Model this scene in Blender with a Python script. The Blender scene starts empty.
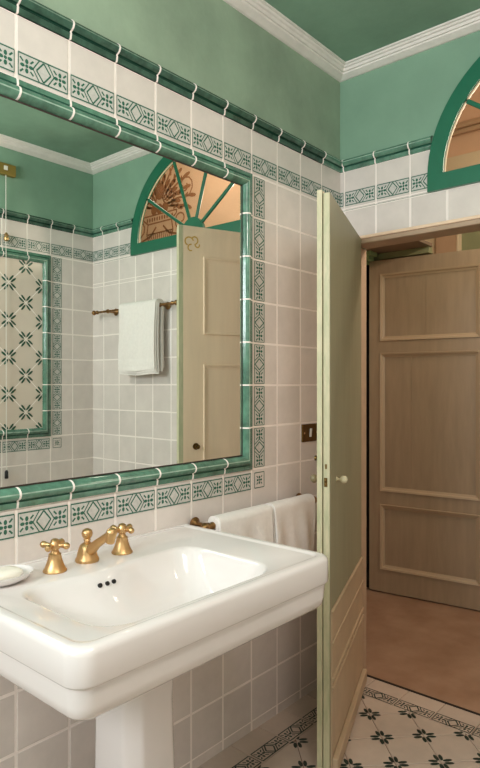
import bpy, math, random
from mathutils import Vector, Matrix
random.seed(7)
C = bpy.context.scene.collection
S = bpy.context.scene
R = math.radians
# ---------------------------------------------------------------- camera, world, lights, exposure
cd = bpy.data.cameras.new('camera'); cam = bpy.data.objects.new('camera', cd); C.objects.link(cam)
cam.location = (1.4925, 0, 1.32); cam.rotation_euler = (R(90), 0, R(40.9))
cd.sensor_fit = 'HORIZONTAL'; cd.sensor_width = 36; cd.lens = 612/480*36; cd.clip_start = 0.02
S.camera = cam
w = bpy.data.worlds.new('world'); S.world = w; w.use_nodes = True
w.node_tree.nodes['Background'].inputs[0].default_value = (0.75, 0.87, 1, 1)
w.node_tree.nodes['Background'].inputs[1].default_value = 1.0
def light(name, kind, loc, energy, col, size=0.2, size_y=None, rot=(0, 0, 0)):
    l = bpy.data.lights.new(name, kind); o = bpy.data.objects.new(name, l); C.objects.link(o)
    l.energy = energy; l.color = col; o.location = loc; o.rotation_euler = rot
    if kind == 'AREA':
        l.shape = 'RECTANGLE'; l.size = size; l.size_y = size_y or size
    else:
        l.shadow_soft_size = size
    return o
light('window_daylight', 'AREA', (0.65, -1.34, 2.05), 34, (0.93, 0.97, 1.0), 1.0, 0.75, (R(90), 0, 0))
light('ceiling_fill_strip', 'AREA', (1.3, 0.35, 2.60), 8, (1.0, 0.86, 0.82), 0.16, 1.4)  # added strip light without fixture, stretched for long highlights on the rails
light('upper_room_fill', 'POINT', (1.3, 0.85, 2.25), 13, (1.0, 0.88, 0.84), 0.10)  # added fill without fixture, brightens the ceiling and upper walls
light('hallway_lamp_light', 'POINT', (1.9, 3.1, 3.3), 34, (1.0, 0.87, 0.75), 0.15)
light('hallway_side_fill', 'POINT', (0.8, 2.85, 2.35), 13, (1.0, 0.84, 0.68), 0.05)  # added out of view to brighten the taupe door
S.view_settings.view_transform = 'Standard'; S.view_settings.look = 'None'
S.view_settings.gamma = 1; S.view_settings.use_curve_mapping = False
S.view_settings.exposure = 0.45

# ---------------------------------------------------------------- helpers
def lin(c):
    return tuple((v/255/12.92 if v/255 <= 0.04045 else ((v/255+0.055)/1.055)**2.4) for v in c) + (1,)
def mat(name, rgb, rough=0.5, metal=0.0, noise=0.0, nscale=6, island=0.0, bump=0.0, bscale=60, coat=0.0, rgb2=None, stretch=None):
    m = bpy.data.materials.new(name); m.use_nodes = True
    nt = m.node_tree; N = nt.nodes; L = nt.links; b = N['Principled BSDF']
    b.inputs['Base Color'].default_value = lin(rgb); b.inputs['Roughness'].default_value = rough
    b.inputs['Metallic'].default_value = metal
    if coat: b.inputs['Coat Weight'].default_value = coat; b.inputs['Coat Roughness'].default_value = 0.08
    tc = N.new('ShaderNodeTexCoord'); vec = tc.outputs['Object']
    if stretch:
        mp = N.new('ShaderNodeMapping'); mp.inputs['Scale'].default_value = stretch; L.new(vec, mp.inputs[0]); vec = mp.outputs[0]
    col = None
    if noise or rgb2:
        n = N.new('ShaderNodeTexNoise'); n.inputs['Scale'].default_value = nscale; n.inputs['Detail'].default_value = 6
        n.inputs['Roughness'].default_value = 0.6; L.new(vec, n.inputs[0])
        r = N.new('ShaderNodeValToRGB'); L.new(n.outputs[0], r.inputs[0])
        r.color_ramp.elements[0].position = 0.3; r.color_ramp.elements[1].position = 0.7
        a = rgb2 if rgb2 else tuple(v*(1-noise) for v in rgb)
        r.color_ramp.elements[0].color = lin(a); r.color_ramp.elements[1].color = lin(rgb)
        col = r.outputs[0]
    if island:
        g = N.new('ShaderNodeNewGeometry'); mr = N.new('ShaderNodeMapRange'); L.new(g.outputs['Random Per Island'], mr.inputs[0])
        mr.inputs[3].default_value = 1-island; mr.inputs[4].default_value = 1.0
        mx = N.new('ShaderNodeMix'); mx.data_type = 'RGBA'; mx.blend_type = 'MULTIPLY'; mx.inputs[0].default_value = 1
        if col: L.new(col, mx.inputs[6])
        else: mx.inputs[6].default_value = lin(rgb)
        L.new(mr.outputs[0], mx.inputs[7]); col = mx.outputs[2]
    if col: L.new(col, b.inputs['Base Color'])
    if bump:
        n2 = N.new('ShaderNodeTexNoise'); n2.inputs['Scale'].default_value = bscale; n2.inputs['Detail'].default_value = 4; L.new(vec, n2.inputs[0])
        bp = N.new('ShaderNodeBump'); bp.inputs['Strength'].default_value = bump; bp.inputs['Distance'].default_value = 0.01
        L.new(n2.outputs[0], bp.inputs['Height']); L.new(bp.outputs[0], b.inputs['Normal'])
    return m
class MB:
    def __init__(s): s.v = []; s.f = []; s.m = []
    def add(s, vs, fs, mi=0):
        k = len(s.v); s.v += [tuple(v) for v in vs]
        for f in fs: s.f.append(tuple(i+k for i in f)); s.m.append(mi)
    def poly(s, vs, mi=0): s.add(vs, [tuple(range(len(vs)))], mi)
    def obox(s, o, a, b, c, mi=0):
        o, a, b, c = map(Vector, (o, a, b, c))
        v = [o, o+a, o+a+b, o+b, o+c, o+a+c, o+a+b+c, o+b+c]
        f = [(3, 2, 1, 0), (4, 5, 6, 7), (0, 1, 5, 4), (1, 2, 6, 5), (2, 3, 7, 6), (3, 0, 4, 7)]
        if a.cross(b).dot(c) < 0: f = [tuple(reversed(q)) for q in f]
        s.add(v, f, mi)
    def box(s, x0, x1, y0, y1, z0, z1, mi=0): s.obox((x0, y0, z0), (x1-x0, 0, 0), (0, y1-y0, 0), (0, 0, z1-z0), mi)
    def loft(s, rings, mi=0, cap0=False, cap1=False, closed=True):
        n = len(rings[0]); vs = [p for r in rings for p in r]; fs = []
        for i in range(len(rings)-1):
            for j in range(n if closed else n-1):
                k = (j+1) % n; fs.append((i*n+j, i*n+k, (i+1)*n+k, (i+1)*n+j))
        if cap0: fs.append(tuple(reversed(range(n))))
        if cap1: fs.append(tuple(range((len(rings)-1)*n, len(rings)*n)))
        s.add(vs, fs, mi)
    def lathe(s, prof, loc=(0, 0, 0), ax=(0, 0, 1), n=24, mi=0):
        ax = Vector(ax).normalized(); t = Vector((1, 0, 0)) if abs(ax.x) < 0.9 else Vector((0, 1, 0))
        u = ax.cross(t).normalized(); v = ax.cross(u); loc = Vector(loc)
        s.loft([[loc+ax*h+(u*math.cos(2*math.pi*k/n)+v*math.sin(2*math.pi*k/n))*max(r, 1e-5) for k in range(n)] for r, h in prof], mi, True, True)
    def tube(s, pts, rs, n=12, mi=0):
        pts = [Vector(p) for p in pts]
        if not isinstance(rs, (list, tuple)): rs = [rs]*len(pts)
        rings = []; u = None
        for i, p in enumerate(pts):
            d = (pts[min(i+1, len(pts)-1)]-pts[max(i-1, 0)]).normalized()
            if u is None:
                t = Vector((0, 0, 1)) if abs(d.z) < 0.9 else Vector((1, 0, 0)); u = d.cross(t).normalized()
            u = (u-d*u.dot(d)).normalized(); v = d.cross(u)
            rings.append([p+(u*math.cos(2*math.pi*k/n)+v*math.sin(2*math.pi*k/n))*rs[i] for k in range(n)])
        s.loft(rings, mi, True, True)
    def build(s, name, mats, parent=None, smooth=False, bevel=0, seg=2, kind=None):
        me = bpy.data.meshes.new(name); me.from_pydata(s.v, [], s.f)
        if not isinstance(mats, (list, tuple)): mats = [mats]
        for m in mats: me.materials.append(m)
        for p, i in zip(me.polygons, s.m): p.material_index = i; p.use_smooth = smooth
        me.validate(); me.update()
        o = bpy.data.objects.new(name, me); C.objects.link(o)
        if parent: o.parent = parent
        if bevel:
            b = o.modifiers.new('bevel', 'BEVEL'); b.width = bevel; b.segments = seg; b.limit_method = 'ANGLE'; b.angle_limit = R(35)
        if smooth:
            me.set_sharp_from_angle(angle=R(40))
        if kind: o['kind'] = kind
        return o
def tag(o, label, cat, group=None):
    o['label'] = label; o['category'] = cat
    if group: o['group'] = group
    return o
def thing(name, label, cat, loc=(0, 0, 0), group=None):
    o = bpy.data.objects.new(name, None); C.objects.link(o); o.location = loc; o.empty_display_size = 0.05
    return tag(o, label, cat, group)
def struct(name, parent=None):
    o = bpy.data.objects.new(name, None); C.objects.link(o); o['kind'] = 'structure'; o.empty_display_size = 0.05
    return o
def at(o, parent):          # keep mesh built in parent's local space
    o.parent = parent; return o

# ---------------------------------------------------------------- materials
M_plaster = mat('sage limewash plaster', (162, 184, 160), 0.85, noise=0.15, nscale=3.4, bump=0.12, bscale=25)
M_plaster_b = mat('green limewash plaster', (138, 174, 150), 0.85, noise=0.10, nscale=2.5, bump=0.1, bscale=25)
M_ceil = mat('green ceiling paint', (140, 178, 154), 0.9, noise=0.16, nscale=2.6, bump=0.08)
M_cornice = mat('cornice plaster', (242, 236, 230), 0.7, noise=0.05, nscale=20, bump=0.25, bscale=30)
M_tile = mat('white glazed tile', (236, 226, 219), 0.17, noise=0.05, nscale=10, island=0.09, bump=0.06, bscale=9)
M_grout = mat('pale grout', (252, 242, 235), 0.8, bump=0.2, bscale=120)
M_ink = mat('green tile ink', (54, 104, 86), 0.25)
M_inkbg = mat('tinted tile ground', (214, 212, 206), 0.2, noise=0.1, nscale=90)
M_green = mat('green glazed moulding', (108, 158, 134), 0.14, noise=0.32, nscale=22, island=0.18, bump=0.1, bscale=35, coat=0.3)
M_glaze_highlight = mat('painted glaze highlight', (176, 206, 186), 0.12, noise=0.25, nscale=30, coat=0.3)  # highlight line painted into the colour along the rail bulge
M_glaze_dark = mat('dark groove glaze', (48, 98, 80), 0.15, noise=0.2, nscale=25)  # darker green along the groove of the rail profile
M_floor = mat('cream floor tile', (205, 186, 170), 0.35, noise=0.05, nscale=12, island=0.07, bump=0.04, bscale=20)
M_fgrout = mat('floor grout', (140, 116, 103), 0.8)
M_fink = mat('dark floor ink', (30, 48, 40), 0.35)
M_terra = mat('worn terracotta screed', (172, 140, 116), 0.42, rgb2=(148, 114, 90), nscale=5, bump=0.08, bscale=14)
M_dark = mat('dark gap', (38, 30, 24), 0.8)
M_sage = mat('sage door paint', (154, 149, 121), 0.5, noise=0.05, nscale=9, bump=0.06, bscale=18, stretch=(3, 3, .4))
M_edge = mat('pale green door edge paint', (206, 196, 164), 0.5, rgb2=(174, 176, 140), nscale=30, bump=0.15, bscale=50, stretch=(2, 2, .5))
M_beige = mat('beige door paint', (190, 166, 136), 0.5, noise=0.06, nscale=9, bump=0.06)
M_cream = mat('cream door paint', (246, 216, 186), 0.5, noise=0.04, nscale=8, bump=0.06, bscale=20, stretch=(3, 3, .4))
M_taupe = mat('taupe door paint', (178, 152, 126), 0.42, noise=0.08, nscale=7, bump=0.06, bscale=20, stretch=(4, 4, .5))
M_wood = mat('warm architrave paint', (190, 164, 138), 0.5, noise=0.08, nscale=10, bump=0.08)
M_hallgreen = mat('olive green paint', (150, 150, 112), 0.6, noise=0.06)
M_hallwall = mat('terracotta pink limewash', (228, 184, 152), 0.85, noise=0.06, nscale=2.5)
M_hallcream = mat('cream hall paint', (226, 203, 170), 0.8, noise=0.04)
M_halljamb = mat('brown hall jamb paint', (198, 160, 128), 0.6, noise=0.05)
M_fresco = mat('brown fresco wash', (170, 112, 74), 0.85, noise=0.15, nscale=12)
M_brass = mat('aged brass', (178, 136, 88), 0.34, 1.0, noise=0.35, nscale=40)
M_gold = mat('satin gold', (216, 176, 124), 0.40, 1.0, noise=0.06, nscale=30)
M_oldbrass = mat('dark brass', (120, 92, 50), 0.38, 1.0, noise=0.2, nscale=40)
M_ceramic = mat('white ceramic', (234, 228, 225), 0.10, coat=0.5)
M_soap = mat('white soap', (246, 240, 226), 0.45)
M_towel = mat('white terry towel', (252, 246, 240), 0.95, noise=0.03, nscale=60, bump=0.35, bscale=420)
M_bone = mat('ivory porcelain knob', (206, 196, 162), 0.25)
M_black = mat('black plastic', (22, 20, 20), 0.4)
M_white = mat('white plastic', (232, 228, 218), 0.35)
M_fan = mat('emerald gloss paint', (36, 112, 84), 0.35, noise=0.06, nscale=20)
M_mirror = mat('silvered mirror', (236, 242, 238), 0.006, 1.0)
M_medge = mat('mirror dark edge', (52, 42, 34), 0.6)
M_glass = bpy.data.materials.new('clear pane'); M_glass.use_nodes = True
nt = M_glass.node_tree; nt.nodes.clear()
o_ = nt.nodes.new('ShaderNodeOutputMaterial'); mx = nt.nodes.new('ShaderNodeMixShader'); tr = nt.nodes.new('ShaderNodeBsdfTransparent')
gl = nt.nodes.new('ShaderNodeBsdfGlossy'); gl.inputs['Roughness'].default_value = 0.02; fr = nt.nodes.new('ShaderNodeFresnel'); fr.inputs[0].default_value = 1.3
tr.inputs[0].default_value = (0.97, 0.97, 0.96, 1)
gg = nt.nodes.new('ShaderNodeNewGeometry'); mm = nt.nodes.new('ShaderNodeMath'); mm.operation = 'MULTIPLY_ADD'; mm.inputs[1].default_value = -1.0; mm.inputs[2].default_value = 1.0
nt.links.new(gg.outputs['Backfacing'], mm.inputs[0]); m2 = nt.nodes.new('ShaderNodeMath'); m2.operation = 'MULTIPLY'
nt.links.new(mm.outputs[0], m2.inputs[0]); nt.links.new(fr.outputs[0], m2.inputs[1]); nt.links.new(m2.outputs[0], mx.inputs[0]); nt.links.new(tr.outputs[0], mx.inputs[1]); nt.links.new(gl.outputs[0], mx.inputs[2]); nt.links.new(mx.outputs[0], o_.inputs[0])

# ---------------------------------------------------------------- room numbers
W, D, T = 1.905, 2.425, 0.16
Z0 = 1.316-T*8          # lowest tile joint
ZR = [Z0+T*k for k in range(0, 15)]
ZB, ZT = 0.996, 2.116   # outer edges of the framed panels
ZRB, ZRT = 2.288, 2.343 # crowning rail
ZC = 2.746
BW = 0.066              # band width

# ---------------------------------------------------------------- tile drawing on a plane
class Plane:
    def __init__(s, o, u, v, n):
        s.o, s.u, s.v, s.n = map(Vector, (o, u, v, n)); s.flip = s.u.cross(s.v).dot(s.n) < 0
    def P(s, a, b, h): return s.o+s.u*a+s.v*b+s.n*h
    def poly(s, mb, pts, h, mi):
        q = [s.P(a, b, h) for a, b in pts]
        if s.flip: q.reverse()
        mb.poly(q, mi)
def area(p): return sum(p[i][0]*p[(i+1) % len(p)][1]-p[(i+1) % len(p)][0]*p[i][1] for i in range(len(p)))/2
def clip(poly, r):
    x0, x1, y0, y1 = r
    for ax, lim, sg in ((0, x0, 1), (0, x1, -1), (1, y0, 1), (1, y1, -1)):
        out = []
        for i in range(len(poly)):
            a, b = poly[i], poly[(i+1) % len(poly)]
            ia, ib = (a[ax]-lim)*sg >= 0, (b[ax]-lim)*sg >= 0
            if ia: out.append(a)
            if ia != ib:
                t = (lim-a[ax])/(b[ax]-a[ax]); out.append((a[0]+(b[0]-a[0])*t, a[1]+(b[1]-a[1])*t))
        poly = out
        if len(poly) < 3: return []
    if abs(area(poly)) < 2e-6: return []
    if area(poly) < 0: poly.reverse()
    return poly
def tile(mb, pl, poly, mi=0, h=0.004, jit=0.0004, g=0.0032):
    """one glazed tile: a slab with a soft edge"""
    cx = sum(p[0] for p in poly)/len(poly); cy = sum(p[1] for p in poly)/len(poly)
    def inset(d):
        r = []
        for p in poly:
            L = math.hypot(p[0]-cx, p[1]-cy); k = max(0.05, 1-d*1.414/max(L, 1e-4)); r.append((cx+(p[0]-cx)*k, cy+(p[1]-cy)*k))
        return r
    hs = [random.uniform(-jit, jit) for _ in poly]; h0 = random.uniform(-jit, jit)
    rr = []
    for d, hh in ((g, 0.0), (g+0.0004, h*0.8), (g+0.002, h)):
        rr.append([pl.P(a, b, hh+(hs[i]*0.0+h0 if hh else 0)) for i, (a, b) in enumerate(inset(d))])
    if pl.flip: rr = [list(reversed(r)) for r in rr]
    mb.loft(rr, mi, False, True)
def stroke(a, b, w):
    dx, dy = b[0]-a[0], b[1]-a[1]; L = math.hypot(dx, dy) or 1; nx, ny = -dy/L*w/2, dx/L*w/2
    return [(a[0]+nx, a[1]+ny), (a[0]-nx, a[1]-ny), (b[0]-nx, b[1]-ny), (b[0]+nx, b[1]+ny)]
def ell(cx, cy, a, b, ang=0, n=8):
    c, s = math.cos(ang), math.sin(ang)
    return [(cx+a*math.cos(t)*c-b*math.sin(t)*s, cy+a*math.cos(t)*s+b*math.sin(t)*c) for t in (2*math.pi*k/n for k in range(n))]
def flower(cx, cy, r):
    out = [ell(cx, cy, r*0.20, r*0.20)]
    for k in range(4):
        a = math.pi/2*k; out.append(ell(cx+math.cos(a)*r*0.52, cy+math.sin(a)*r*0.52, r*0.29, r*0.21, a))
        a += math.pi/4; out.append(stroke((cx+math.cos(a)*r*0.62, cy+math.sin(a)*r*0.62), (cx+math.cos(a)*r*1.15, cy+math.sin(a)*r*1.15), r*0.20))
    return out
def band_shapes(L=T, B=BW, lw=0.0036):
    m = 0.0055; q = []
    q += [stroke((m, lw), (L-m, lw), lw), stroke((m, B-lw), (L-m, B-lw), lw), stroke((m, lw), (m, B-lw), lw*0.7), stroke((L-m, lw), (L-m, B-lw), lw*0.7)]
    cx, cy = L/2, B/2; a, b = 0.0215, B*0.40
    d = [(cx-a, cy), (cx, cy+b), (cx+a, cy), (cx, cy-b)]
    q += [stroke(d[i], d[(i+1) % 4], lw*1.15) for i in range(4)]
    for s in (-1, 1):
        k = 0.0105
        q += [stroke((cx+s*(a+k), cy), (cx+s*(k+0.002), B-lw), lw*0.9), stroke((cx+s*(a+k), cy), (cx+s*(k+0.002), lw), lw*0.9)]
        fc = cx+s*(L/2-0.030); q += flower(fc, cy, 0.024)
    return q
def rosette_shapes(B=BW):
    m = 0.004; c = [(m, m), (B-m, m), (B-m, B-m), (m, B-m)]; q = [stroke(c[i], c[(i+1) % 4], 0.0032) for i in range(4)]
    q += flower(B/2, B/2, 0.020); return q
BAND = band_shapes(); BANDF = band_shapes(lw=0.0050); ROS = rosette_shapes()
def draw(mb, pl, shapes, ox, oy, vertical, h, mi, rects):
    for s in shapes:
        p = [((ox+b, oy+a) if vertical else (ox+a, oy+b)) for a, b in s]
        for r in rects:
            c = clip(list(p), r)
            if c: pl.poly(mb, c, h, mi)
def band(mb, pl, ox, oy, vertical, rects, inkh=0.0052, bgh=0.0048):
    B_ = BAND if inkh > 0.005 else BANDF
    bg = [(0.0045, 0), (T-0.0045, 0), (T-0.0045, BW), (0.0045, BW)]
    draw(mb, pl, [bg], ox, oy, vertical, bgh, 1, rects); draw(mb, pl, B_, ox, oy, vertical, inkh, 2, rects)
RAILP = [(0.0, 0.0), (0.0, 0.009), (0.003, 0.0115), (0.016, 0.0135), (0.0185, 0.0115), (0.021, 0.0125), (0.0225, 0.018), (0.0275, 0.0245), (0.034, 0.0275), (0.0370, 0.0279), (0.0405, 0.0273), (0.044, 0.0256), (0.050, 0.020), (0.054, 0.0105), (0.0555, 0.0)]
def rail(mb, o, al, ac, no, a0, a1, joints, m0=0, m1=0):
    """glazed half-round moulding, al = direction, ac = across (from outer lip to bulge)"""
    o, al, ac, no = map(Vector, (o, al, ac, no)); flip = al.cross(ac).dot(no) > 0
    def run(s0, s1, prof, mi, q0=0, q1=0, caps=True):
        rs = [[o+al*(s0+q0*p[0])+ac*p[0]+no*p[1] for p in prof], [o+al*(s1+q1*p[0])+ac*p[0]+no*p[1] for p in prof]]
        if flip: rs = [list(reversed(r)) for r in rs]
        mb.loft(rs, mi, caps, caps, closed=caps)
    cuts = [a0]+[j for j in joints if a0+0.02 < j < a1-0.02]+[a1]
    for i in range(len(cuts)-1):
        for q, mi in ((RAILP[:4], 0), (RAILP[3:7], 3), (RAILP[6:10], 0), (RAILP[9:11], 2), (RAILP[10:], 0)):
            run(cuts[i]+(0.0015 if i else 0), cuts[i+1]-(0.0015 if i < len(cuts)-2 else 0), q, mi, m0 if i == 0 else 0, m1 if i == len(cuts)-2 else 0, False)
    big = [(p[0]*1.02-0.0005, p[1]+(0.0016 if p[1] > 0 else 0)) for p in RAILP]
    for j in cuts[1:-1]:
        run(j-0.0027, j+0.0027, big, 1)

def tiled_wall(parent, pl, ulen, rects, uoff, panel=None, star=False, band_rects=None):
    """rects: allowed areas; panel: (u0,u1) outer frame edges in the zone ZB..ZT"""
    g = MB()
    for r in rects: pl.poly(g, [(r[0], r[2]), (r[1], r[2]), (r[1], r[3]), (r[0], r[3])], 0.0034, 0)
    g.build('grout', M_grout, parent)
    t = MB(); d = MB(); n = int(ulen/T)+2
    areas = []
    for r in rects:
        if panel:
            u0, u1 = panel
            for q in ((r[0], min(r[1], u0), r[2], r[3]), (max(r[0], u1), r[1], r[2], r[3]), (max(r[0], u0), min(r[1], u1), r[2], ZB), (max(r[0], u0), min(r[1], u1), ZT, r[3])):
                if q[1]-q[0] > 0.01 and q[3]-q[2] > 0.01: areas.append(q)
        else: areas.append(r)
    for k in range(-1, n):
        for z in [ZR[0]-T]+ZR:
            z1 = z+T
            if abs(z-ZR[13]) < 0.01: z1 = ZRB
            if z > ZR[13]+0.01: continue
            c = [(uoff+k*T, z), (uoff+(k+1)*T, z), (uoff+(k+1)*T, z1), (uoff+k*T, z1)]
            for a in areas:
                q = clip(list(c), a)
                if q and area(q) > 1e-4: tile(t, pl, q)
    t.build('glazed_tiles', M_tile, parent, smooth=False)
    br = band_rects or rects
    for k in range(-1, n):
        band(d, pl, uoff+k*T, ZT+0.012, False, br)
    if panel:
        u0, u1 = panel; k = 0
        while u0+k*T < u1-0.01:
            band(d, pl, u0+k*T, ZB-0.012-BW, False, rects); k += 1
        for k in range(7):
            band(d, pl, u1+0.013, ZB+k*T, True, rects); band(d, pl, u0-0.013-BW, ZB+k*T, True, rects)
        for ux in (u1+0.013, u0-0.013-BW): draw(d, pl, ROS, ux, ZB-0.012-BW, False, 0.0052, 2, rects)
    d.build('patterned_border', [M_tile, M_inkbg, M_ink], parent)
    return

# ================================================================= SHELL
# left wall (carries the mirror)
wl = struct('wall_left')
m = MB(); m.box(-0.12, 0, -1.5, D, 0, ZC+0.05); m.build('plaster', M_plaster, wl)
PL = Plane((0, 0, 0), (0, 1, 0), (0, 0, 1), (1, 0, 0))
MU = (D-T*14, D-T*4)                      # outer edges of mirror frame: 0.185 .. 1.785
tiled_wall(wl, PL, D+1.4, [(-1.4, D, 0.0, ZRB)], D-T*24, panel=MU)
m = MB(); rail(m, (0, 0, ZRB-0.002), (0, 1, 0), (0, 0, 1), (1, 0, 0), -1.4, D, [D-T*k for k in range(1, 25)]); m.build('crown_rail', [M_green, M_grout, M_glaze_highlight, M_glaze_dark], wl, smooth=True)

# right wall with the framed star panel
wr = struct('wall_right')
m = MB(); m.box(W, W+0.12, -1.5, D, 0, ZC+0.05); m.build('plaster', M_plaster_b, wr)
PR = Plane((W, 0, 0), (0, 1, 0), (0, 0, 1), (-1, 0, 0))
RU = (D-T*12, D-T*2)
tiled_wall(wr, PR, D+1.4, [(-1.4, D, 0.0, ZRB)], D-T*24, panel=RU)
m = MB(); rail(m, (W, 0, ZRB-0.002), (0, 1, 0), (0, 0, 1), (-1, 0, 0), -1.4, D, [D-T*k for k in range(1, 25)]); m.build('crown_rail', [M_green, M_grout, M_glaze_highlight, M_glaze_dark], wr, smooth=True)
def frame_rails(parent, X, nx, u0, u1, name):
    m = MB(); zj = [ZB+T*k for k in range(1, 7)]; uj = [u0+T*k for k in range(1, 10)]
    rail(m, (X, 0, ZB), (0, 1, 0), (0, 0, 1), (nx, 0, 0), u0, u1, uj, 1, -1)
    rail(m, (X, 0, ZT), (0, 1, 0), (0, 0, -1), (nx, 0, 0), u0, u1, uj, 1, -1)
    rail(m, (X, u0, 0), (0, 0, 1), (0, 1, 0), (nx, 0, 0), ZB, ZT, zj, 1, -1)
    rail(m, (X, u1, 0), (0, 0, 1), (0, -1, 0), (nx, 0, 0), ZB, ZT, zj, 1, -1)
    return m.build(name, [M_green, M_grout, M_glaze_highlight, M_glaze_dark], parent, smooth=True)
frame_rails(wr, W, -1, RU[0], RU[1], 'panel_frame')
def star_field(pl, rect, cu, cv, side, tm, dm, mi_ink, g, petal, h=0.004, pw=0.125, po=0.17):
    """square tiles laid on the diagonal; leaf pairs at every crossing"""
    hd = side/math.sqrt(2); nu = int((rect[1]-rect[0])/hd)+3; nv = int((rect[3]-rect[2])/hd)+3
    for i in range(-nu, nu):
        for j in range(-nv, nv):
            x, y = cu+i*hd, cv+j*hd
            if not (rect[0]-hd < x < rect[1]+hd and rect[2]-hd < y < rect[3]+hd): continue
            if (i+j) % 2 == 0:
                q = clip([(x-hd, y), (x, y-hd), (x+hd, y), (x, y+hd)], rect)
                if q and area(q) > 2e-4: tile(tm, pl, q, 0, h=h, g=g)
            else:
                for a in range(4):
                    t = math.pi/4+a*math.pi/2
                    for s in (-1, 1):
                        px = x+math.cos(t)*petal*0.62-math.sin(t)*petal*po*s; py = y+math.sin(t)*petal*0.62+math.cos(t)*petal*po*s
                        q = clip(ell(px, py, petal*0.42, petal*pw, t+s*0.10), rect)
                        if q: pl.poly(dm, q, h+0.0012, mi_ink)
m = MB(); PRr = (RU[0]+0.055, RU[1]-0.055, ZB+0.055, ZT-0.055); d_ = MB()
star_field(PR, PRr, 1.938-0.1096, 1.808, 0.155, m, d_, 0, 0.0016, 0.052)
M_panel = mat('cream panel tile', (226, 212, 196), 0.2, island=0.06)
M_pink = mat('dark green panel ink', (34, 84, 62), 0.3)
m.build('star_panel_tiles', M_panel, wr); d_.build('star_pattern', M_pink, wr)

# back wall with door opening and arched light
wb = struct('wall_back')
OX0, OX1, OZ = 0.078, 0.87, 1.955            # door opening
FX, FZ, FR = 0.96, 2.165, 0.528              # fanlight centre and outer radius
FB = 2.108                                   # its bottom
pts = [(-0.12, 0), (OX0, 0), (OX0, OZ), (OX1, OZ), (OX1, 0), (4.7, 0), (4.7, 4.2), (-0.7, 4.2), (-0.7, 0)]
def wall_strip(mb, x0, x1, z0, z1, mi=0): mb.box(x0, x1, D, D+0.10, z0, z1, mi)
m = MB()
def hole_wall(m, y0, y1, fr, fb):
    m.box(-0.7, OX0, y0, y1, 0, OZ); m.box(OX1, 4.7, y0, y1, 0, OZ); m.box(-0.7, 4.7, y0, y1, OZ, fb)
    m.box(-0.7, FX-fr, y0, y1, fb, 4.2); m.box(FX+fr, 4.7, y0, y1, fb, 4.2); m.box(FX-fr, FX+fr, y0, y1, FZ+fr, 4.2)
    na = 32
    for k in range(na):
        a0, a1 = math.pi*k/na, math.pi*(k+1)/na
        xa, xb = FX+fr*math.cos(a1), FX+fr*math.cos(a0); za, zb = FZ+fr*math.sin(a1), FZ+fr*math.sin(a0)
        v = [(xa, y0, za), (xb, y0, zb), (xb, y0, FZ+fr), (xa, y0, FZ+fr)]; v2 = [(x, y1, z) for x, y, z in v]
        m.add(v+v2, [(0, 1, 2, 3), (7, 6, 5, 4), (0, 4, 5, 1)])
hole_wall(m, D, D+0.025, FR, FB); hole_wall(m, D+0.025, D+0.10, FR+0.11, FB-0.06)
m.build('plaster', M_plaster_b, wb)
PB = Plane((0, D, 0), (1, 0, 0), (0, 0, 1), (0, -1, 0))
AX0, AX1, AZ = 0.045, 0.905, 1.975
brs = [(0, FX-FR, FB+0.002, ZRB), (FX+FR, W, FB+0.002, ZRB), (0, W, AZ, FB), (0, AX0, 0, AZ), (AX1, W, 0, AZ)]
tiled_wall(wb, PB, W, brs, 0.025)
m = MB(); rj = [0.025+T*k for k in range(13)]
rail(m, (0, D, ZRB-0.002), (1, 0, 0), (0, 0, 1), (0, -1, 0), 0, FX-FR+0.012, rj)
rail(m, (0, D, ZRB-0.002), (1, 0, 0), (0, 0, 1), (0, -1, 0), FX+FR-0.012, W, rj)
m.build('crown_rail', [M_green, M_grout, M_glaze_highlight, M_glaze_dark], wb, smooth=True)

# front wall behind the camera, with its window
wf = struct('wall_front')
WX0, WX1, WZ0, WZ1 = 0.1, 1.2, 1.6, 2.5
m = MB()
for a in ((0, WX0, 0, ZC+0.05), (WX1, W, 0, ZC+0.05), (WX0, WX1, 0, WZ0), (WX0, WX1, WZ1, ZC+0.05)): m.box(a[0], a[1], -1.5, -1.4, a[2], a[3])
m.build('plaster', M_plaster_b, wf)
PF = Plane((0, -1.4, 0), (1, 0, 0), (0, 0, 1), (0, 1, 0))
w2 = struct('window_2')
m = MB()
for a in ((WX0, WX1, WZ0, WZ0+.05), (WX0, WX1, WZ1-.05, WZ1), (WX0, WX0+.05, WZ0+.05, WZ1-.05), (WX1-.05, WX1, WZ0+.05, WZ1-.05), (0.63, 0.67, WZ0+.05, WZ1-.05)): m.box(a[0], a[1], -1.48, -1.43, a[2], a[3])
m.build('window_frame', M_white, w2, bevel=0.004)
m = MB(); m.box(WX0+.05, WX1-.05, -1.456, -1.452, WZ0+.05, WZ1-.05); m.build('glass', M_glass, w2)

# ceiling and cornice
m = MB(); m.box(-0.12, W+0.12, -1.5, D, ZC, ZC+0.1); m.build('ceiling', M_ceil, kind='structure')
CP = [(0.0, 2.704), (0.010, 2.704), (0.036, 2.716), (0.038, 2.722), (0.046, 2.722), (0.050, 2.731), (0.058, 2.733), (0.062, 2.739), (0.070, 2.740), (0.072, ZC+0.002), (0, ZC+0.002)]
m = MB()
rings = []
for (cx, cy, sx, sy) in ((0, -1.4, 1, 1), (0, D, 1, -1), (W, D, -1, -1), (W, -1.4, -1, 1), (0, -1.4, 1, 1)):
    rings.append([(cx+sx*p, cy+sy*p, z) for p, z in CP])
m.loft([list(reversed(r)) for r in rings])
m.build('trim_1', M_cornice, kind='structure')

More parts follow.
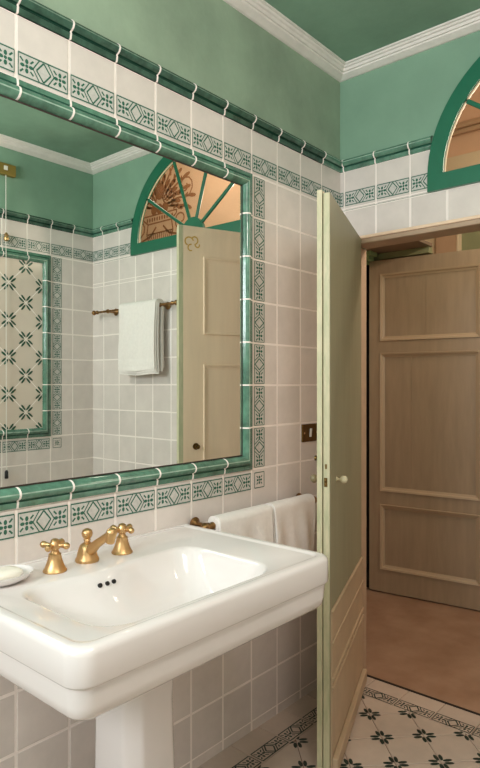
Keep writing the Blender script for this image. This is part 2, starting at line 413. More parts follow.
# floor
fl = struct('floor')
m = MB(); m.box(-0.12, W+0.12, -1.5, 2.466, -0.1, -0.002); m.build('subfloor', M_fgrout, fl)
PFl = Plane((0, 0, -0.002), (1, 0, 0), (0, 1, 0), (0, 0, 1))
t = MB(); d_ = MB()
BO = 0.016
ft = D+0.04; fx0, fx1, fy0, fy1 = 0.0, W, -1.4, ft
bw_ = 0.16
full = (fx0, fx1, fy0, fy1)
k = 0
while fx0+k*T < fx1:
    for (y0, y1) in ((ft-bw_, ft), (fy0, fy0+bw_)):
        q = clip([(fx0+k*T, y0), (fx0+(k+1)*T, y0), (fx0+(k+1)*T, y1), (fx0+k*T, y1)], full)
        if q: tile(t, PFl, q, h=0.003, g=0.0014)
    band(d_, PFl, fx0+k*T, ft-bw_+0.003, False, [full], 0.0036, 0.0033)
    k += 1
k = 0
while ft-bw_-(k+1)*T > fy0:
    for (x0, x1) in ((0, bw_), (W-bw_, W)):
        tile(t, PFl, [(x0, ft-bw_-(k+1)*T), (x1, ft-bw_-(k+1)*T), (x1, ft-bw_-k*T), (x0, ft-bw_-k*T)], h=0.003, g=0.0014)
    band(d_, PFl, bw_-0.003-BW, ft-bw_-(k+1)*T, True, [full], 0.0036, 0.0033); band(d_, PFl, W-bw_+0.003, ft-bw_-(k+1)*T, True, [full], 0.0036, 0.0033)
    k += 1
inner = (bw_, W-bw_, fy0+bw_, ft-bw_)
star_field(PFl, inner, 0.398-0.1138, 2.072, 0.161, t, d_, 2, 0.0014, 0.042, h=0.003, pw=0.17, po=0.20)
t.build('floor_tiles', M_floor, fl); d_.build('floor_pattern', [M_floor, M_floor, M_fink], fl)
m = MB(); m.box(-0.7, 4.7, 2.466, 2.478, -0.1, 0.002, 1); m.box(-0.7, 4.7, 2.478, 4.1, -0.1, 0.0, 0)
m.build('hallway_floor', [M_terra, M_dark], fl)

# door opening lining and architrave
tr2 = struct('trim_2')
m = MB()
m.box(AX0, OX0, D-0.018, D+0.0, 0, AZ); m.box(OX1, AX1, D-0.018, D, 0, AZ); m.box(OX0, OX1, D-0.018, D, OZ-0.012, AZ)
m.box(OX0-0.01, OX0+0.002, D, D+0.102, 0, OZ-0.012); m.box(OX1-0.012, OX1, D, D+0.10, 0, OZ-0.012); m.box(OX0, OX1, D, D+0.10, OZ-0.012, OZ)
m.build('door_lining', M_wood, tr2, bevel=0.004)
m = MB(); m.box(AX0-0.002, AX1, D-0.026, D-0.018, AZ-0.012, AZ+0.002); m.build('head_bead', M_cream, tr2, bevel=0.003)

# ================================================================= HALLWAY
wh = struct('wall_hallway')
m = MB()
m.box(-0.8, -0.7, 2.525, 4.1, 0, 4.2, 0); m.box(4.7, 4.8, 2.525, 4.1, 0, 4.2, 0)
m.box(-0.7, -0.21, 4.0, 4.1, 0, 4.2, 1)
m.box(-0.21, 4.7, 4.0, 4.1, 2.81, 4.2, 0); m.box(1.0, 4.7, 4.0, 4.1, 0, 2.81, 0)
m.box(-0.7, 4.7, 2.525, 4.1, 4.2, 4.3, 0)
m.build('plaster', [M_hallwall, M_hallcream], wh)
m = MB()
m.box(-0.21, -0.067, 3.975, 4.05, 0, 2.73, 0); m.box(-0.067, -0.05, 3.97, 4.05, 0, 2.72, 1); m.box(-0.22, 1.01, 3.970, 4.05, 2.73, 2.82, 1)
m.box(0.90, 1.0, 3.975, 4.05, 0, 2.73, 0)
m.build('doorway_frame', [M_halljamb, M_hallcream], wh, bevel=0.004)
m = MB(); m.box(-0.05, 0.90, 4.02, 4.06, 0, 2.73); m.build('doorway_panel', M_hallgreen, wh)
m = MB()
for z, p, h in ((2.96, 0.03, 0.03), (2.99, 0.05, 0.025), (3.015, 0.03, 0.02)): m.box(-0.7, 1.2, 4.0-p, 4.0, z, z+h)
m.build('hall_cornice', M_halljamb, wh, bevel=0.005)
# frame around the taupe door: lintel, post, soffit shelf
tr3 = struct('trim_3')
m = MB()
m.box(-0.70, -0.05, 3.25, 3.56, 2.150, 2.17, 0); m.box(-0.56, -0.06, 3.53, 3.58, 2.112, 2.15, 1)
m.box(-0.70, -0.512, 3.47, 3.56, 0, 2.15, 0)
m.build('soffit_board', [mat('dark soffit board', (132, 112, 94), 0.6), M_hallgreen], tr3, bevel=0.002)
m = MB(); m.box(-0.512, -0.466, 3.45, 3.49, 0, 2.10); m.build('door_post', M_white, tr3)
m = MB()
for i, (e, z0, z1) in enumerate(((0, 2.08, 2.10), (0.03, 2.10, 2.125), (0.055, 2.125, 2.15))): m.box(-0.54, -0.44+e, 3.44-e*0.6, 3.495, z0, z1)
m.build('door_post_capital', mat('light green capital paint', (150, 176, 130), 0.6), tr3, bevel=0.003)
m = MB(); m.box(-0.70, -0.07, 3.60, 3.62, 0, 2.12); m.build('dark_gap_backing', M_dark, tr3)  # dark sheet standing in for the shade behind the door gap

def panel_face(mb, o, u, z, n, x0, x1, z0, z1, mw=0.022, md=0.010, mi=0):
    """raised moulding frame on a door face; o origin, u along, n outwards"""
    o, u, n = map(Vector, (o, u, n)); k = Vector((0, 0, 1))
    prof = [(0, 0), (0.003, md), (mw*0.45, md*0.8), (mw*0.6, md*0.35), (mw, 0.0012), (mw, 0)]
    cs = [(x0, z0, 1, 1), (x1, z0, -1, 1), (x1, z1, -1, -1), (x0, z1, 1, -1), (x0, z0, 1, 1)]
    rs = [[o+u*(a+sa*p)+k*(b+sb*p)+n*q for p, q in prof] for a, b, sa, sb in cs]
    if u.cross(k).dot(n) < 0: rs = [list(reversed(r)) for r in rs]
    mb.loft([list(reversed(r)) for r in rs], mi)

# taupe hall door
d2 = struct('door_2'); 
o0 = Vector((-0.459, 3.50, 0)); u = Vector((0.992, 0.125, 0)); n = Vector((0.125, -0.992, 0)); dw = 0.775; K = Vector((0, 0, 1))
m = MB()
t_ = 0.036; px0, px1 = 0.091, 0.684; pz = [(0.156, 0.554), (0.649, 1.51), (1.598, 2.01)]
m.obox(o0+u*0.013+K*0.008-n*t_, u*(px0-0.013), K*2.096, n*t_); m.obox(o0+u*px1+K*0.008-n*t_, u*(dw-px1), K*2.096, n*t_)
zz = [0.008]+[a for p in pz for a in p]+[2.104]
for i in range(0, len(zz), 2): m.obox(o0+u*px0+K*zz[i]-n*t_, u*(px1-px0), K*(zz[i+1]-zz[i]), n*t_)
m.build('door_leaf', M_taupe, d2)
m = MB()
for a, b in pz:
    x = 0.21 if a < 1.5 and a > 0.6 else (0.30 if a > 1.5 else None)
    cuts = [px0]+([px0+x-0.02] if x else [])+[px1]
    for i in range(len(cuts)-1): m.obox(o0+u*(cuts[i]+(0.0012 if i else 0))+K*a-n*0.022, u*(cuts[i+1]-cuts[i]-(0.0012 if i else 0)), K*(b-a), n*0.010)
m.build('door_panel', M_taupe, d2)
m = MB()
for a, b in pz: panel_face(m, o0-n*0.010, u, 0, n, px0-0.008, px1+0.008, a-0.008, b+0.008, 0.030, 0.017)
m.build('panel_moulding', mat('taupe moulding paint', (190, 164, 136), 0.38), d2)
for hz in (1.72, 0.40):
    m = MB(); m.lathe([(0.006, 0), (0.006, 0.07)], o0-u*0.008+n*0.004+K*hz, (0, 0, 1), 10); m.build('hinge', M_oldbrass, d2, smooth=True)
m = MB(); m.box(-0.492, -0.440, 3.545, 3.57, 0, 2.1); m.build('hinge_gap_shade_strip', M_dark, d2)  # dark strip painting the shade seen through the hinge gap

# ================================================================= BATHROOM DOOR (half-open leaf)
d1 = struct('door_1')
q0 = Vector((0.3785, 1.747, 0)); u = Vector((-0.3633, 0.9317, 0)); n = Vector((0.9317, 0.3633, 0)); L1 = 0.705
zt = 1.963
m = MB()
m.obox(q0+K*0.012-n*0.024, u*L1, K*(zt-0.012), n*0.024, 0)
m.build('door_leaf', [M_sage], d1, bevel=0.0015)
m = MB(); m.obox(q0+K*0.012-u*0.0015-n*0.0225, u*0.0015, K*(zt-0.013), n*0.021, 0)
m.obox(q0+K*0.012-n*0.043-u*0.009, u*0.02, K*(zt+0.008-0.012), n*0.0175, 0)
m.build('door_edge', M_edge, d1, bevel=0.001)
m = MB(); m.obox(q0+K*0.012-n*0.043+u*0.011, u*(L1-0.011), K*(zt+0.008-0.012), n*0.019, 0); m.build('back_board', M_cream, d1, bevel=0.001)
# lower boarding on the visible side
m = MB()
m.obox(q0+K*0.014+u*0.004, u*(L1-0.004), K*0.541, n*0.006)
for z0, z1, p in ((0.547, 0.557, 0.010), (0.444, 0.452, 0.010), (0.322, 0.334, 0.012), (0.292, 0.302, 0.012)): m.obox(q0+K*z0+u*0.004, u*(L1-0.004), K*(z1-z0), n*p)
m.build('lower_boarding', M_beige, d1, bevel=0.002)
m = MB(); m.obox(q0+K*0.012+u*0.004+n*0.006, u*(L1-0.01), K*0.052, n*0.020); m.build('kick_board', M_beige, d1, bevel=0.004)
m = MB()
bo = q0-n*0.043
for a, b in ((1.525, 1.85), (0.75, 1.403), (0.12, 0.60)): panel_face(m, bo, u, 0, -n, 0.100, L1-0.10, a, b, 0.020, 0.007)
m.build('panel_moulding', M_cream, d1)
def knob(o, ax, mt, parent, s=1, name='door_knob'):
    m = MB(); m.lathe([(0.013*s, 0), (0.013*s, 0.003), (0.006*s, 0.005), (0.007*s, 0.012), (0.013*s, 0.016), (0.0185*s, 0.022), (0.0195*s, 0.028), (0.015*s, 0.036), (0.006*s, 0.040), (0, 0.0405)], o, ax, 20)
    return m.build(name, mt, parent, smooth=True)
ko = knob(q0+u*0.112+K*0.985, n, M_bone, d1, 0.72); ko['label'] = 'ivory round door knob'
ko = knob(q0+u*0.067-n*0.043+K*0.990, -n, mat('dull brown knob', (132, 118, 88), 0.35), d1, 0.8); ko['label'] = 'dull brown round door knob'
m = MB(); m.lathe([(0.014, 0), (0.014, 0.002), (0.005, 0.003), (0.0055, 0.014), (0.009, 0.018), (0.009, 0.024), (0, 0.027)], q0+u*0.067-n*0.043+K*1.062, -n, 16); m.build('bolt_knob', M_oldbrass, d1, smooth=True)
m = MB()
m.obox(q0-n*0.020+K*0.975-u*0.0028, u*0.0015, K*0.03, n*0.011); m.obox(q0-n*0.0165+K*1.035-u*0.0028, u*0.0015, K*0.016, n*0.006)
for hz in (0.983, 0.996): m.lathe([(0.0035, 0), (0.0035, 0.002), (0, 0.003)], q0-n*0.0145+K*hz-u*0.0028, -u, 10)
m.build('latch_plate', M_oldbrass, d1)
# small gilt flourish on the upper corner, as flat painted scrolls
m = MB()
def ribbon(pl, mb, pts, w, h, mi=0):
    for i in range(len(pts)-1): pl.poly(mb, stroke(pts[i], pts[i+1], w), h, mi)
PD = Plane(bo, u, K, -n)
for cx, cz, r, a0, a1 in ((0.035, 1.905, 0.022, 0.3, 4.4), (0.060, 1.915, 0.018, -1.2, 2.6), (0.045, 1.88, 0.016, 1.4, 5.2), (0.075, 1.895, 0.012, 2.8, 6.8)):
    ribbon(PD, m, [(cx+math.cos(a0+(a1-a0)*i/9)*r*(1-i*0.04), cz+math.sin(a0+(a1-a0)*i/9)*r*(1-i*0.04)) for i in range(10)], 0.0055, 0.0006)
m.build('gilt_flourish', mat('faded gilt', (206, 160, 70), 0.5), d1)
for hz in (0.25, 1.0, 1.72):
    m = MB(); m.lathe([(0.006, 0), (0.006, 0.08)], q0+u*(L1+0.004)-n*0.010+K*hz, (0, 0, 1), 10); m.build('hinge', M_oldbrass, d1, smooth=True)

# ================================================================= FANLIGHT
w1 = struct('window_1')
def arc_band(mb, r0, r1, y0, y1, a0=0, a1=math.pi, n=40, cx=FX, cz=FZ):
    rs = []
    for k in range(n+1):
        a = a0+(a1-a0)*k/n; c, s = math.cos(a), math.sin(a)
        rs.append([(cx+r0*c, y0, cz+r0*s), (cx+r1*c, y0, cz+r1*s), (cx+r1*c, y1, cz+r1*s), (cx+r0*c, y1, cz+r0*s)])
    mb.loft(rs, 0, True, True)
y0, y1 = D-0.022, D+0.004; FW = 0.062
m = MB(); arc_band(m, FR-FW, FR+0.004, y0, y1); m.box(FX-FR-0.004, FX-FR+FW, y0, y1, FB, FZ); m.box(FX+FR-FW, FX+FR+0.004, y0, y1, FB, FZ)
m.box(FX-FR+FW, FX+FR-FW, y0, y1, FB, FB+0.066)
m.build('window_frame', M_fan, w1)
m = MB(); arc_band(m, 0.0, 0.085, y0+0.006, y1, n=24, cz=FB+0.06); hub = m.build('hub', M_fan, w1)
m = MB(); arc_band(m, FR-FW-0.005, FR-FW+0.001, y0+0.010, y0+0.016); m.build('putty_line', M_hallcream, w1)
for a in (34, 70, 107, 144):
    c, s = math.cos(R(a)), math.sin(R(a)); dd = Vector((c, 0, s)); pp = Vector((-s, 0, c)); ln = FR-FW-0.06
    m = MB(); m.obox(Vector((FX, y0+0.010, FB+0.06))+dd*0.07-pp*0.009, dd*(ln+0.02), pp*0.018, (0, 0.014, 0)); m.build('glazing_bar', M_fan, w1, bevel=0.004)
m = MB(); rs = [[(FX+(FR-FW+.003)*math.cos(math.pi*k/40), yy, FZ+(FR-FW+.003)*math.sin(math.pi*k/40)) for k in range(41)]+[(FX-FR+FW-.003, yy, FB+0.06), (FX+FR-FW+.003, yy, FB+0.06)] for yy in (D-0.004, D-0.001)]
m.loft(rs, 0, True, True); m.build('glass', M_glass, w1)

# ornamental fresco on the far hallway wall, seen through the fanlight in the mirror
PW = Plane((0, 4.0, 0), (1, 0, 0), (0, 0, 1), (0, -1, 0))
m = MB(); cx, cz = 3.02, 2.98; h = 0.0015
def spiral(x, z, r, a, turns, sg=1, n=14): return [(x+math.cos(a+sg*turns*6.28*i/n)*r*(1-0.8*i/n), z+math.sin(a+sg*turns*6.28*i/n)*r*(1-0.8*i/n)) for i in range(n+1)]
vase = [(0.02, -0.42), (0.10, -0.42), (0.07, -0.38), (0.14, -0.30), (0.19, -0.18), (0.17, -0.08), (0.24, -0.03), (0.24, 0.0)]
for s in (-1, 1): ribbon(PW, m, [(cx+s*x, cz+z) for x, z in vase], 0.016, h)
for z, ww in ((-0.42, 0.10), (-0.18, 0.19), (-0.08, 0.17), (0.0, 0.24)): ribbon(PW, m, [(cx-ww, cz+z), (cx+ww, cz+z)], 0.014, h)
for k in range(-5, 6): ribbon(PW, m, [(cx+k*0.014, cz-0.38), (cx+k*0.033, cz-0.18)], 0.010, h); PW.poly(m, ell(cx+k*0.036, cz-0.04, 0.012, 0.022), h, 0)
for k in (-1, 0, 1): PW.poly(m, ell(cx+k*0.08, cz+0.05, 0.045, 0.05, 0, 12), h+0.0014, 0)
for s in (-1, 1): ribbon(PW, m, [(cx+s*0.05, cz-0.12), (cx+s*0.13, cz-0.20), (cx+s*0.28, cz-0.24), (cx+s*0.40, cz-0.16)], 0.02, h)
for s in (-1, 1):
    ribbon(PW, m, spiral(cx+s*0.30, cz-0.10, 0.13, math.pi/2, 1.5, -s), 0.016, h)
    ribbon(PW, m, spiral(cx+s*0.36, cz+0.20, 0.11, -math.pi/2, 1.4, s), 0.014, h)
    ribbon(PW, m, spiral(cx+s*0.14, cz+0.16, 0.10, 0 if s < 0 else math.pi, 1.3, s), 0.016, h)
for k in range(26):
    a = math.pi*(0.02+0.96*(k % 13)/12); r = (0.44+0.05*(k % 2)) if k < 13 else 0.27+0.04*(k % 2)
    p = [(cx+math.cos(a+0.25*t)*r*t, cz+0.06+math.sin(a+0.25*t)*r*t*0.95) for t in (0.35, 0.55, 0.75, 0.92, 1.0)]
    ribbon(PW, m, p, 0.022, h)
    PW.poly(m, ell(p[-2][0], p[-2][1], 0.055, 0.020, a+0.5), h+0.001, 0)
    PW.poly(m, ell(p[2][0], p[2][1], 0.045, 0.014, a-0.4), h+0.001, 0)
PW.poly(m, ell(cx, cz+0.22, 0.06, 0.085, 0, 14), h+0.0012, 0)
tag(m.build('wall_fresco', M_fresco), 'brown painted vase and foliage ornament on pink hallway wall behind fanlight', 'fresco')

# ================================================================= MIRROR
mt = thing('wall_mirror', 'large rectangular mirror in green glazed tile frame above the sink', 'mirror', (0.0045, 0.985, 1.05))
off = -Vector(mt.location)
iu0, iu1, iz0, iz1 = MU[0]+0.0555, MU[1]-0.0555, ZB+0.0555, ZT-0.0555
m = MB(); m.box(0.0, 0.0055, iu0+0.003, iu1-0.003, iz0+0.003, iz1-0.003); o = m.build('mirror_glass', M_mirror, mt); o.location = off
m = MB()
e = 0.004
for a in ((iu0, iu1, iz0, iz0+e), (iu0, iu1, iz1-e, iz1), (iu0, iu0+e, iz0+e, iz1-e), (iu1-e, iu1, iz0+e, iz1-e)): m.box(0.0005, 0.0068, *a)
o = m.build('worn_edge', M_medge, mt); o.location = off
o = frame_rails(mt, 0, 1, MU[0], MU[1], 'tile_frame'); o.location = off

# ================================================================= SINK
SZ = 0.849; SY0, SY1, SX1 = 0.619, 1.452, 0.581
sk = thing('pedestal_sink', 'white ceramic pedestal sink with stepped rim below the mirror', 'sink', (0.27, 1.0, 0.0)); off = -Vector(sk.location)
def rrect(x0, x1, y0, y1, rf, rb, z, nc=8):
    """rounded rectangle; rf = front corner radius, rb = back corner radius"""
    P = []
    for (cx, cy, r, a) in ((x1-rf, y1-rf, rf, 0), (x0+rb, y1-rb, rb, 90), (x0+rb, y0+rb, rb, 180), (x1-rf, y0+rf, rf, 270)):
        for k in range(nc+1):
            t = R(a+90*k/nc); P.append((cx+r*math.cos(t), cy+r*math.sin(t), z))
    # add straight subdivisions between corners so the bowl can bulge
    out = []; m_ = nc+1
    for i in range(4):
        out += P[i*m_:(i+1)*m_]; a, b = P[(i+1)*m_-1], P[((i+1)*m_) % len(P)]
        for k in range(1, 8): out.append(tuple(a[j]+(b[j]-a[j])*k/8 for j in range(3)))
    return out
def orng(i, z, rf=0.045): return rrect(0.0058, SX1-i, SY0+i, SY1-i, max(rf-i*0.5, 0.01), 0.008, z)
rings = [rrect(0.10, 0.40, 0.87, 1.19, 0.10, 0.08, SZ-0.205), rrect(0.04, 0.475, 0.76, 1.30, 0.10, 0.05, SZ-0.168), rrect(0.008, 0.525, 0.68, 1.38, 0.07, 0.03, SZ-0.149),
         orng(0.034, SZ-0.145), orng(0.022, SZ-0.140), orng(0.014, SZ-0.131), orng(0.010, SZ-0.112), orng(0.0085, SZ-0.086), orng(0.0075, SZ-0.079), orng(0.007, SZ-0.075), orng(0.002, SZ-0.072), orng(0.0, SZ-0.068),
         orng(0.0, SZ-0.016), orng(0.001, SZ-0.010), orng(0.0035, SZ-0.005), orng(0.008, SZ-0.0015), orng(0.014, SZ), orng(0.026, SZ), orng(0.029, SZ-0.001), orng(0.032, SZ-0.0035), orng(0.036, SZ-0.0045)]
BX0, BX1, BY0, BY1 = 0.182, 0.530, 0.715, 1.272
def brng(i, z, r=0.085, back=0.0, fr=0.0):
    P = rrect(BX0+i+back, BX1-i*0.8-fr, BY0+i, BY1-i, r, r*0.8, z); out = []
    for x, y, z_ in P:   # faucet ledge bulges into the bowl at the back
        if x < BX0+i+back+0.03:
            x += 0.026*math.exp(-((y-0.95)/0.10)**2)*min(1, max(0, (SZ+0.002-z_)/0.02+0.3))
        out.append((x, y, z_))
    return out
# rim outside bowl meets the bowl edge
rings[-1] = rrect(0.040, SX1-0.038, SY0+0.038, SY1-0.038, 0.035, 0.02, SZ-0.0043)
rings += [brng(-0.004, SZ-0.0050), brng(0.002, SZ-0.007), brng(0.007, SZ-0.013), brng(0.012, SZ-0.028, back=0.004), brng(0.022, SZ-0.062, back=0.018), brng(0.038, SZ-0.100, 0.08, 0.035), brng(0.062, SZ-0.122, 0.08, 0.045), brng(0.095, SZ-0.130, 0.06, 0.05)]
m = MB(); m.loft(rings, 0, True, True)
o = m.build('basin', M_ceramic, sk, smooth=True); o.location = off
for p in o.data.polygons: p.use_smooth = True
m = MB(); m.box(0.0046, 0.016, SY0+0.01, SY1-0.01, SZ-0.012, SZ+0.001); o = m.build('sealant_bead', M_ceramic, sk, bevel=0.002); o.location = off
# pedestal column, faceted front
def ped(w, dpt, z, ch=0.035, x0=0.165):
    return [(x0, 1.04-w/2, z), (x0+dpt-ch, 1.04-w/2, z), (x0+dpt, 1.04-w/2+ch, z), (x0+dpt, 1.04+w/2-ch, z), (x0+dpt-ch, 1.04+w/2, z), (x0, 1.04+w/2, z)]
m = MB(); m.loft([ped(0.26, 0.20, 0.0), ped(0.26, 0.20, 0.035), ped(0.235, 0.19, 0.05), ped(0.19, 0.165, 0.10), ped(0.175, 0.155, 0.30), ped(0.168, 0.15, 0.50), ped(0.172, 0.155, 0.60), ped(0.185, 0.165, SZ-0.185)], 0, True, True)
for i in range(len(m.v)): m.v[i] = tuple(m.v[i])
o = m.build('pedestal', M_ceramic, sk, bevel=0.008, seg=3); o.location = off
for p in o.data.polygons: p.use_smooth = True
# overflow holes on the back slope of the bowl
for yy in (0.927, 0.948, 0.969):
    m = MB(); xx = BX0+0.026*math.exp(-((yy-0.95)/0.10)**2)+0.0155
    m.lathe([(0.0056, -0.006), (0.0056, 0.0015), (0.0042, 0.0016), (0.0, 0.0012)], (xx+0.006, yy, SZ-0.032), (0.93, 0, 0.35), 14); o = m.build('overflow_hole', M_black, sk, smooth=True); o.location = off
m = MB(); m.lathe([(0.024, 0), (0.026, 0.002), (0.020, 0.004), (0.012, 0.003), (0, 0.003)], (0.36, 0.99, SZ-0.1305), (0, 0, 1), 24); o = m.build('drain', M_brass, sk, smooth=True); o.location = off

# taps
DZ = SZ-0.0045
def make_tap(label, loc, rot):
    t = thing('basin_tap', label, 'tap', loc, 'cross handled taps on the sink')
    m = MB(); m.lathe([(0.029, 0), (0.030, 0.003), (0.028, 0.006), (0.0255, 0.010), (0.022, 0.018), (0.018, 0.030), (0.0155, 0.042), (0.016, 0.044), (0.012, 0.047), (0.0095, 0.052), (0.0095, 0.058)], n=28); m.build('base', M_gold, t, smooth=True)
    m = MB(); m.lathe([(0.009, 0.054), (0.013, 0.058), (0.0145, 0.066), (0.012, 0.073), (0.011, 0.075), (0.0105, 0.079), (0.006, 0.082), (0, 0.083)], n=20)
    for k in range(4):
        a = R(rot+90*k); m.lathe([(0.0055, 0.008), (0.0048, 0.016), (0.006, 0.024), (0.0085, 0.029), (0.0090, 0.034), (0.006, 0.039), (0, 0.0405)], (0, 0, 0.066), (math.cos(a), math.sin(a), 0), 14)
    m.build('cross_handle', M_gold, t, smooth=True)
    return t
make_tap('gold cross-handled tap nearer the soap dish', (0.118, 0.868, DZ), 28)
make_tap('gold cross-handled tap to the right of the spout, partly behind its tip', (0.111, 1.087, DZ), 12)
sp = thing('faucet_spout', 'gold basin spout with knob on top between the two taps', 'faucet', (0.104, 0.975, DZ))
m = MB(); m.lathe([(0.031, 0), (0.032, 0.003), (0.031, 0.008), (0.028, 0.012), (0.0255, 0.024), (0.022, 0.036), (0.018, 0.044), (0.012, 0.048), (0.009, 0.050)], n=28); m.build('base', M_gold, sp, smooth=True)
m = MB(); m.tube([(0.0, 0, 0.022), (0.02, 0, 0.034), (0.045, 0, 0.054), (0.075, 0, 0.072), (0.096, 0, 0.084), (0.104, 0, 0.088)], [0.017, 0.015, 0.0115, 0.0105, 0.0105, 0.0115], 16)
m.lathe([(0.011, -0.022), (0.012, -0.020), (0.013, -0.006), (0.0145, 0.004), (0.013, 0.012), (0.008, 0.017), (0, 0.019)], (0.105, 0, 0.087), (0.25, 0, 1), 20)
m.build('spout', M_gold, sp, smooth=True)
m = MB(); m.lathe([(0.009, 0.046), (0.008, 0.054), (0.010, 0.057), (0.008, 0.060), (0.0135, 0.067), (0.0150, 0.075), (0.012, 0.083), (0.005, 0.087), (0, 0.0875)], n=20); m.build('pull_knob', M_gold, sp, smooth=True)

# soap dish and soap
sd = thing('soap_dish', 'shallow white ceramic soap dish at left end of the sink', 'soap dish', (0.105, 0.735, DZ))
m = MB(); rs = []
for r, z in ((0.030, 0.0), (0.034, 0.0), (0.040, 0.004), (0.055, 0.012), (0.062, 0.021), (0.063, 0.024), (0.060, 0.024), (0.052, 0.014), (0.036, 0.008), (0.0001, 0.007)): rs.append([(0.95*r*math.cos(R(k*10)), 1.2*r*math.sin(R(k*10)), z) for k in range(36)])
m.loft(rs, 0, True, True); m.build('dish', M_ceramic, sd, smooth=True)
m = MB(); rs = []
for r, z in ((0.6, 0), (0.9, 0.002), (1, 0.008), (0.97, 0.014), (0.8, 0.019), (0.4, 0.021), (0.001, 0.0215)):
    rs.append([(0.034*r*math.copysign(abs(math.cos(R(k*10)))**0.7, math.cos(R(k*10))), 0.045*r*math.copysign(abs(math.sin(R(k*10)))**0.7, math.sin(R(k*10))), z) for k in range(36)])
m.loft(rs, 0, True, True); o = m.build('soap_bar', M_soap, smooth=True); o.location = (0.105, 0.735, DZ+0.0115); tag(o, 'cream bar of soap lying in the white soap dish', 'soap')

# ================================================================= TOWEL RAILS AND TOWELS
def make_rail(label, loc, rotz, L, inset=0.055):
    """bar along local X from 0..L, wall at local y=+0.07"""
    t = thing('towel_rail', label, 'towel rail', loc, 'brass towel rails'); t.rotation_euler = (0, 0, rotz)
    m = MB(); m.lathe([(0.0075, 0), (0.0075, L)], (0, 0, 0), (1, 0, 0), 16); m.build('bar', M_brass, t, smooth=True)
    for x, sg in ((0, -1), (L, 1)):
        m = MB(); m.lathe([(0.0085, -0.03), (0.012, -0.026), (0.012, -0.018), (0.009, -0.014), (0.0085, 0.0), (0.0145, 0.006), (0.016, 0.013), (0.012, 0.021), (0.006, 0.025), (0.007, 0.028), (0, 0.032)], (x, 0, 0), (sg, 0, 0), 18); m.build('finial', M_brass, t, smooth=True)
    for x in (inset, L-inset):
        m = MB(); m.lathe([(0.022, 0.0), (0.023, 0.004), (0.016, 0.008), (0.009, 0.014), (0.0085, 0.05), (0.012, 0.058), (0.0135, 0.066), (0.010, 0.074)], (x, 0.066, 0), (0, -1, 0), 18); m.build('bracket', M_brass, t, smooth=True)
    return t
def towel(label, loc, rotz, w, front, back, thick=0.007, layers=1, seed=0, name='hand_towel', bands=True):
    """towel hung over a bar running along local X; front hangs on -y"""
    rnd = random.Random(seed); ph = [rnd.uniform(0, 6.28) for _ in range(6)]
    t = thing(name, label, 'towel', loc, 'white towels over the rails'); t.rotation_euler = (0, 0, rotz)
    for L in range(layers):
        r = 0.0085+thick/2+L*thick*1.12; nx = 26; path = []
        nf, nb = 26, 18
        for i in range(nf, 0, -1): path.append((-r, -(front-L*0.012)*i/nf))
        for i in range(11): a = math.pi-math.pi*i/10; path.append((r*math.cos(a), r*math.sin(a)))
        for i in range(1, nb+1): path.append((r, -(back-L*0.01)*i/nb))
        def surf(off):
            g = []
            for j in range(nx+1):
                s = j/nx; row = []
                for k, (yy, zz) in enumerate(path):
                    dz = min(1, max(0, -zz/0.10)); sg = -1 if yy < 0 else 1
                    wav = (0.0050*math.sin(s*9+ph[0]+L)+0.003*math.sin(s*19+ph[1]+zz*14))*dz
                    y = yy+sg*off*(1 if abs(yy) > 1e-3 else 0)+(wav*(1 if sg < 0 else 0.3)+(-0.002*dz if sg < 0 else 0.0))
                    z = zz+(off if zz > 0 else 0)+(0.004*math.sin(s*7+ph[2])*(1 if k in (0, len(path)-1) else 0))
                    if bands and sg < 0 and any(abs(-zz-(front-b)) < 0.007 for b in (0.05, 0.075, 0.10)): y += 0.0022*(1 if off > 0 else 0)
                    x = (s-0.5)*(w-L*0.006)*(1+0.02*math.sin(zz*11+ph[3])*dz)-0.003*dz*math.sin(zz*6+ph[4])
                    row.append((x, y, z))
                g.append(row)
            return g
        A, B = surf(thick/2), surf(-thick/2)
        # closed cross-section loops swept along X
        m = MB(); rs = []
        for j in range(nx+1): rs.append(A[j]+list(reversed(B[j])))
        m.loft(rs, 0, False, False); k = len(path)
        for j, fl in ((0, 0), (nx, 1)):
            for i in range(k-1):
                q = [A[j][i], A[j][i+1], B[j][i+1], B[j][i]]; m.poly(q if fl else q[::-1])
        o = m.build('cloth' if L == 0 else 'folded_layer', M_towel, t, smooth=True)
    return t
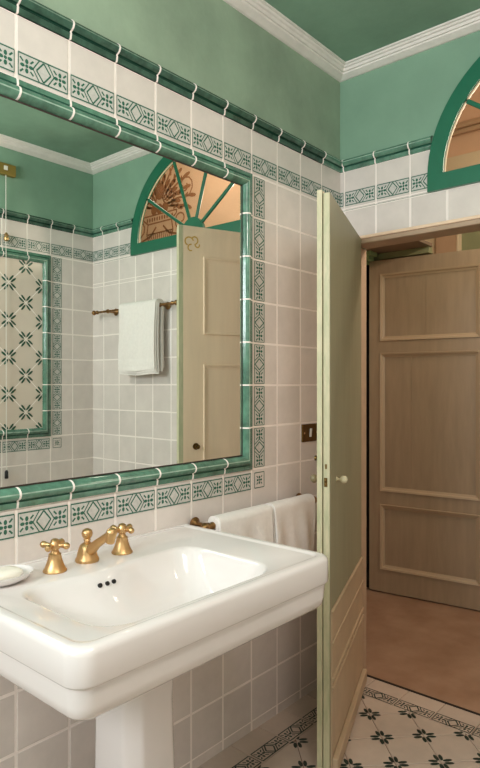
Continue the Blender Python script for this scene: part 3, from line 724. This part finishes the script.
# rail and two towels on the mirror wall, behind the sink
make_rail('short brass towel rail on tiles below the mirror, right of the sink', (0.078, 1.468, 0.845), R(90), 0.615, 0.004)
towel('white towel on the lower rail nearer the sink', (0.078, 1.640, 0.845), R(90), 0.285, 0.30, 0.24, thick=0.010, layers=2, seed=3)
towel('white towel on the lower rail next to the open door', (0.078, 1.930, 0.845), R(90), 0.268, 0.30, 0.24, thick=0.010, layers=2, seed=5)
make_rail('long brass towel rail on back wall, seen in the mirror', (1.035, D-0.074, 1.775), 0, 0.745, 0.13)
towel('white folded towel on the back wall rail, seen in the mirror', (1.33, D-0.074, 1.775), 0, 0.345, 0.40, 0.385, thick=0.008, layers=3, seed=9)

# ================================================================= SWITCH, PULL CORD
sw = thing('light_switch', 'brass light switch with small white rocker on tiles left of open door', 'light switch', (0.0045, 2.173, 1.075))
m = MB(); m.box(0, 0.006, -0.062, 0.062, 0, 0.075); swp = m.build('plate', M_oldbrass, sw, bevel=0.002)
m = MB(); m.obox((0.006, -0.012, 0.020), (0.003, 0, 0), (0, 0.014, 0), (0.003, 0, 0.036)); m.build('rocker', M_white, swp, bevel=0.001)
for yy in (-0.047, 0.047):
    m = MB(); m.lathe([(0.004, 0), (0.0035, 0.0015), (0, 0.002)], (0.006, yy, 0.0375), (1, 0, 0), 12); m.build('screw', M_gold, swp, smooth=True)
pc = thing('pull_cord', 'brass wall box with long hanging pull cord at mirror left edge', 'pull cord', (W, 1.80, 2.535))
m = MB(); m.box(-0.035, 0, -0.075, 0.060, 0, 0.068); pcb = m.build('wall_box', mat('olive brass', (158, 134, 70), 0.5, 0.6), pc, bevel=0.006)
m = MB(); m.box(-0.041, -0.035, -0.018, 0.004, 0.026, 0.050); m.build('cord_guide', M_white, pcb, bevel=0.001)
m = MB(); m.tube([(-0.030, -0.003, 0.0), (-0.030, -0.001, -0.8), (-0.030, 0.001, -1.72)], 0.0022, 8); m.build('cord', M_white, pc, smooth=True)
m = MB(); m.lathe([(0.004, 0), (0.013, 0.006), (0.016, 0.018), (0.010, 0.030), (0.014, 0.036), (0.006, 0.048), (0.003, 0.052)], (-0.030, 0, -0.385), (0, 0, 1), 14); m.build('brass_bead', M_gold, pc, smooth=True)
m = MB(); m.lathe([(0.010, 0), (0.011, 0.004), (0.010, 0.040), (0.005, 0.048), (0, 0.05)], (-0.030, 0.001, -1.765), (0, 0, 1), 14); m.build('cord_end', M_black, pc, smooth=True)
